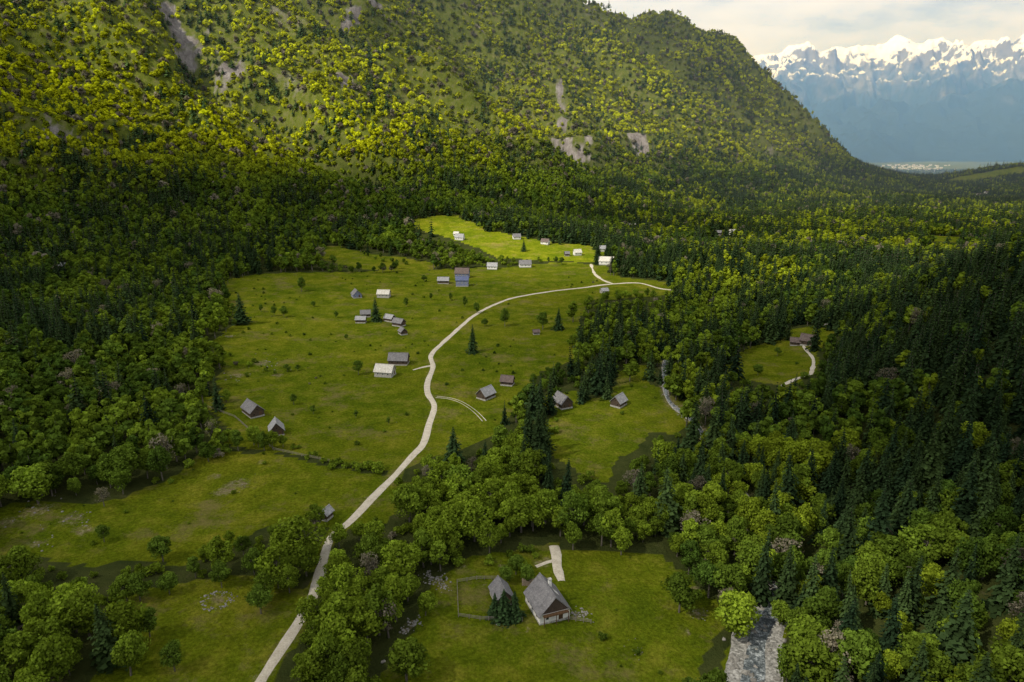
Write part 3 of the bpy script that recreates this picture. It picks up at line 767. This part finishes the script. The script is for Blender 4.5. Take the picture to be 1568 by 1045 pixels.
def house(name, x, y, L_, W_, e, r, yaw, roof, wall):
    em = bpy.data.objects.new(name, None); em.empty_display_size = 1; COL.objects.link(em)
    zg = min(float(H(x+a, y+b)) for a in (-3, 0, 3) for b in (-3, 0, 3))
    em.location = (x, y, zg+.25); em.rotation_euler = (0, 0, math.radians(yaw))
    l, w = L_/2, W_/2
    V = [(-l,-w,.3),(l,-w,.3),(l,w,.3),(-l,w,.3),(-l,-w,e),(l,-w,e),(l,w,e),(-l,w,e),(-l,0,r),(l,0,r)]
    F = [(0,1,5,4),(2,3,7,6),(1,2,6,9,5),(3,0,4,8,7),(4,5,9,8),(6,7,8,9),(0,3,2,1)]
    obj_from('walls', V, F, [WALL[wall]], em)
    v, f = box(-l-.08, l+.08, -w-.08, w+.08, -2.0, .5)
    obj_from('stone_base', v, f, [M_STONE], em)
    v, f = chevron(L_, W_, e+.02, r+.02, .45, .16)
    obj_from('roof', v, f, [ROOF[roof]], em)
    v, f = box(-l-.48, l+.48, -.14, .14, r+.15, r+.26)
    obj_from('ridge_cap', v, f, [ROOF[roof]], em)
    fr = []; gl = []
    zc = max(1.35, e*.55)
    for sy_ in (-1, 1):
        for xx_ in (np.linspace(-l*.6, l*.6, 3 if L_ > 8.5 else 2)):
            a, b2 = sorted((sy_*(w+.03), sy_*(w-.02))); fr.append(box(xx_-.5, xx_+.5, a, b2, zc-.5, zc+.5))
            a, b2 = sorted((sy_*(w+.05), sy_*(w-.02))); gl.append(box(xx_-.36, xx_+.36, a, b2, zc-.36, zc+.36))
    for sx_ in (-1, 1):
        for yy_, z2, hs in ((-w*.5, zc, .45), (0, e+(r-e)*.3, .4)):
            a, b2 = sorted((sx_*(l+.03), sx_*(l-.02))); fr.append(box(a, b2, yy_-hs, yy_+hs, z2-hs, z2+hs))
            a, b2 = sorted((sx_*(l+.05), sx_*(l-.02))); gl.append(box(a, b2, yy_-hs+.13, yy_+hs-.13, z2-hs+.13, z2+hs-.13))
    v, f = merge(fr); obj_from('window_frames', v, f, [M_FRAME if wall != 'wood' else M_DOOR], em)
    v, f = merge(gl); obj_from('windows', v, f, [M_GLASS], em)
    v, f = box(l-.02, l+.06, w*.25, w*.25+1.1, .3, 2.2 if e > 2 else 1.7); obj_from('door', v, f, [M_DOOR], em)
    return em
for (px, py), hd in zip(HPOS, HOUSES):
    nm = 'timber_cabin' if hd[8] == 'wood' else ('stone_barn' if hd[8] == 'stonewall' else 'village_house')
    L_, W_, e_, r_ = hd[2:6]
    L_ *= .88; W_ *= .88; r_ = e_+(r_-e_)*.78
    house(nm, px, py, L_, W_, e_, r_, *hd[6:9])
fx_, fy_ = survey([(842, 948)])[0]; fy_ += 3.5
fh = house('farmhouse', fx_-.5, fy_, 9.6, 7.9, 2.8, 7.0, -70, 'grey', 'white')
v = [(4.83, -3.6, 3.0), (4.83, 3.6, 3.0), (4.83, 0, 6.8), (4.9, -3.6, 3.0), (4.9, 3.6, 3.0), (4.9, 0, 6.8)]
obj_from('timber_gable', v, [(0, 2, 1), (3, 4, 5), (0, 1, 4, 3), (1, 2, 5, 4), (2, 0, 3, 5)], [WALL['wood']], fh)
v, f = merge([box(4.92, 5.9, -3.3, 3.3, 2.65, 2.77), box(5.8, 5.88, -3.3, 3.3, 3.5, 3.6)]+[box(5.8, 5.88, t-.05, t+.05, 2.77, 3.5) for t in np.linspace(-3.2, 3.2, 9)])
obj_from('balcony', v, f, [M_DOOR], fh)
v, f = merge([box(5.75, 5.89, t-.08, t+.08, -.5, 2.65) for t in (-3.2, 0, 3.2)]); obj_from('balcony_posts', v, f, [M_DOOR], fh)
v, f = box(-1.2, -.5, .6, 1.3, 5.0, 8.0); obj_from('chimney', v, f, [WALL['white']], fh)
v, f = box(-1.3, -.4, .5, 1.4, 8.0, 8.15); obj_from('chimney_cap', v, f, [M_STONE], fh)
sl = (7.0-2.8)/3.95
def onroof(x0, x1, y0, y1, lift):
    zz = lambda q: 7.02+.18-q*sl+lift
    return [(x0,y0,zz(y0)-.15),(x1,y0,zz(y0)-.15),(x1,y1,zz(y1)-.15),(x0,y1,zz(y1)-.15),(x0,y0,zz(y0)),(x1,y0,zz(y0)),(x1,y1,zz(y1)),(x0,y1,zz(y1))], box(0,1,0,1,0,1)[1]
v, f = onroof(0, 1.2, 1.4, 2.6, .06); obj_from('skylight', v, f, [M_FRAME], fh)
sx_, sy_ = survey([(768, 925)])[0]
house('garden_shed', sx_, sy_+2, 6, 4.4, 2.1, 4.4, -72, 'grey', 'wood')
wx, wy = survey([(812, 896)])[0]; wz = float(H(wx, wy))
wv = []
for i in range(9):
    for j in range(5):
        xx_ = wx-2+i*.42+.2*(j % 2)
        tv, tf = tube((xx_, wy-.5, wz+.2+j*.33), (xx_, wy+.6, wz+.2+j*.33), .19, .19, 7)
        wv.append((tv, tf+[tuple(range(6, -1, -1)), tuple(range(7, 14))]))
v, f = merge(wv); obj_from('firewood_stack', v, f, [simple('cut_wood', [(.3, (.18, .13, .09)), (.7, (.4, .33, .25))], 4)])
vb = []; vr = []
VP = survey([(random.gauss(1400, 28), random.uniform(253, 266)) for _ in range(110)])
VZ = H(VP[:, 0], VP[:, 1])
for q, z_ in zip(VP, VZ):
    a = random.uniform(6, 13); b_ = random.uniform(5, 8); hh_ = random.uniform(5, 10)
    vb.append(box(q[0]-a, q[0]+a, q[1]-b_, q[1]+b_, z_-5, z_+hh_))
    cv, cf = chevron(2*a, 2*b_, hh_, hh_+4, .6, .3); vr.append(([(c0+q[0], c1+q[1], c2+z_) for c0, c1, c2 in cv], cf))
ve = bpy.data.objects.new('distant_village', None); COL.objects.link(ve)
v, f = merge(vb); obj_from('village_walls', v, f, [WALL['white']], ve)
v, f = merge(vr); obj_from('village_roofs', v, f, [ROOF['pale']], ve)
M_FENCE = woodm('fence_wood', (.12, .10, .08), (.26, .23, .2))
def densify_lin(P, step):
    out = []
    for i in range(len(P)-1):
        k = max(1, int(round(np.linalg.norm(P[i+1]-P[i])/step)))
        for t in range(k): out.append(P[i]+(P[i+1]-P[i])*t/k)
    out.append(P[-1]); return np.array(out)
def fence(px, gap=2.2):
    P = densify_lin(survey(px), gap); bl = []
    Z_ = H(P[:, 0], P[:, 1])
    for (a, b), z_ in zip(P, Z_): bl.append(tube((a, b, z_-.4), (a, b, z_+1.25), .09, .08, 5))
    for i in range(len(P)-1):
        for hh_ in (.45, .8, 1.12):
            bl.append(tube((P[i, 0], P[i, 1], Z_[i]+hh_), (P[i+1, 0], P[i+1, 1], Z_[i+1]+hh_), .055, .055, 4))
    v, f = merge(bl); return obj_from('wooden_fence', v, f, [M_FENCE])
fence([(700,893),(702,945),(735,950),(800,952)]); fence([(700,893),(730,888),(765,888)]); fence([(292,614),(360,640),(420,690),(505,708)], 4); fence([(870,950),(905,955)])

# ---------------------------------------------------------------- unseen cloud sheet, added to cast patchy shade, gaps set over sunlit spots
ZC = 1500.
X, Y = np.meshgrid(np.arange(-3000, 3400, 40.), np.arange(-2200, 3900, 40.))
GAPS = [(290,110,240,1.0),(380,170,190,1.0),(220,60,180,1.0),(470,220,160,1.0),(330,20,210,1.0),(450,60,170,.9),(760,372,150,1.0),(900,392,90,.9),(900,220,300,.7),(1100,200,400,.7),(680,90,240,.5),(700,260,150,.75),(1060,400,110,.7),(1300,410,200,.75),(1200,330,280,.7),(560,480,100,.3),(1270,930,50,.6),(900,640,50,.35),(1000,300,200,.6),(1450,330,300,.7)]
DARK = [(20,200,160,1.),(110,330,130,1.),(30,420,120,.9),(250,310,100,.9),(380,330,80,.7),(600,330,90,.5),(1540,600,90,.9),(1500,480,110,.8),(1450,620,60,.8),(20,60,110,.8),(580,60,120,.6),(760,160,110,.3)]
T = np.zeros(X.shape); DK = np.zeros(X.shape)
GW = survey([(a, b) for a, b, _, _ in GAPS]); DW = survey([(a, b) for a, b, _, _ in DARK])
def sh_at(px, py, r):
    gz = float(H(px, py)); cx = px+SUN[0]/SUN[2]*(ZC-gz); cy = py+SUN[1]/SUN[2]*(ZC-gz)
    return np.exp(-(np.hypot(X-cx, Y-cy)/r)**3*.9)
for (a, b), (_, _, r, s_) in zip(GW, GAPS): T = 1-(1-T)*(1-s_*sh_at(a, b, r))
for (a, b), (_, _, r, s_) in zip(DW, DARK): DK = np.maximum(DK, s_*sh_at(a, b, r))
nn = fbm(X, Y, 380, 4, 200)
dens = np.clip(.74+.22*nn+.25*DK-T*(1.1+.2*nn)*(1-.85*DK), 0.0, .98)
edge = sst(-3000, -2700, X)*sst(3400, 3000, X)*sst(-2200, -1900, Y)*sst(3900, 3500, Y)
dens = dens*edge
m, nt, out = newmat('shade_cloud_sheet')
at = nt.nodes.new('ShaderNodeAttribute'); at.attribute_name = 'mask'
d = nt.nodes.new('ShaderNodeBsdfDiffuse'); d.inputs[0].default_value = (.85, .85, .87, 1)
t = nt.nodes.new('ShaderNodeBsdfTranslucent'); t.inputs[0].default_value = (.85, .85, .87, 1)
a1 = nt.nodes.new('ShaderNodeMixShader'); a1.inputs[0].default_value = .45; nt.links.new(d.outputs[0], a1.inputs[1]); nt.links.new(t.outputs[0], a1.inputs[2])
tr = nt.nodes.new('ShaderNodeBsdfTransparent'); a2 = nt.nodes.new('ShaderNodeMixShader')
nt.links.new(at.outputs['Fac'], a2.inputs[0]); nt.links.new(tr.outputs[0], a2.inputs[1]); nt.links.new(a1.outputs[0], a2.inputs[2]); nt.links.new(a2.outputs[0], out.inputs[0])
da = np.ones(X.shape+(4,)); da[..., :3] = dens[..., None]
grid_mesh('shade_cloud_layer', X, Y, ZC+50*nn, m, da, dens > .01)

# ---------------------------------------------------------------- light, sky, camera
w = bpy.data.worlds.new('World'); scene.world = w; w.use_nodes = True
nt = w.node_tree; nt.nodes.clear()
out = nt.nodes.new('ShaderNodeOutputWorld'); bg = nt.nodes.new('ShaderNodeBackground')
sk = nt.nodes.new('ShaderNodeTexSky'); sk.sky_type = 'NISHITA'; sk.sun_disc = False
sk.sun_elevation = math.asin(SUN[2]); sk.sun_rotation = math.atan2(SUN[0], SUN[1])
tc = nt.nodes.new('ShaderNodeTexCoord').outputs['Generated']
mp = nt.nodes.new('ShaderNodeMapping'); mp.inputs['Scale'].default_value = (1, 1, 3.2); nt.links.new(tc, mp.inputs[0])
n_ = noise(nt, mp.outputs[0], 5.0, 8, .62)
sp = nt.nodes.new('ShaderNodeSeparateXYZ'); nt.links.new(tc, sp.inputs[0])
band = ramp(nt, sp.outputs[2], [(.0, g(1)), (.35, g(1)), (.7, g(.45))])
cf = math_(nt, 'MULTIPLY', ramp(nt, n_, [(.30, g(.6)), (.55, g(1))]), band)
cc = mix(nt, 1.0, ramp(nt, n_, [(.36, (.66, .74, .85)), (.50, (.90, .92, .94)), (.62, (1., .99, .97))]), (7.7, 7.7, 7.7), 'MULTIPLY')
nt.links.new(mix(nt, cf, sk.outputs[0], cc), bg.inputs[0]); bg.inputs[1].default_value = .148
nt.links.new(bg.outputs[0], out.inputs[0])
sl_ = bpy.data.lights.new('sun', 'SUN'); sl_.energy = 5.0; sl_.angle = math.radians(.5); sl_.color = (1, .93, .78)
so = bpy.data.objects.new('sun', sl_); COL.objects.link(so)
so.rotation_euler = Vector(SUN).to_track_quat('Z', 'Y').to_euler()
cam = bpy.data.cameras.new('camera'); cam.lens = 24; cam.sensor_width = 36; cam.clip_start = 1; cam.clip_end = 60000
co = bpy.data.objects.new('camera', cam); COL.objects.link(co)
co.location = (0, 0, CAMH); co.rotation_euler = (math.pi/2-PITCH, 0, 0)
scene.camera = co
scene.view_settings.view_transform = 'Standard'; scene.view_settings.look = 'None'; scene.view_settings.exposure = 0
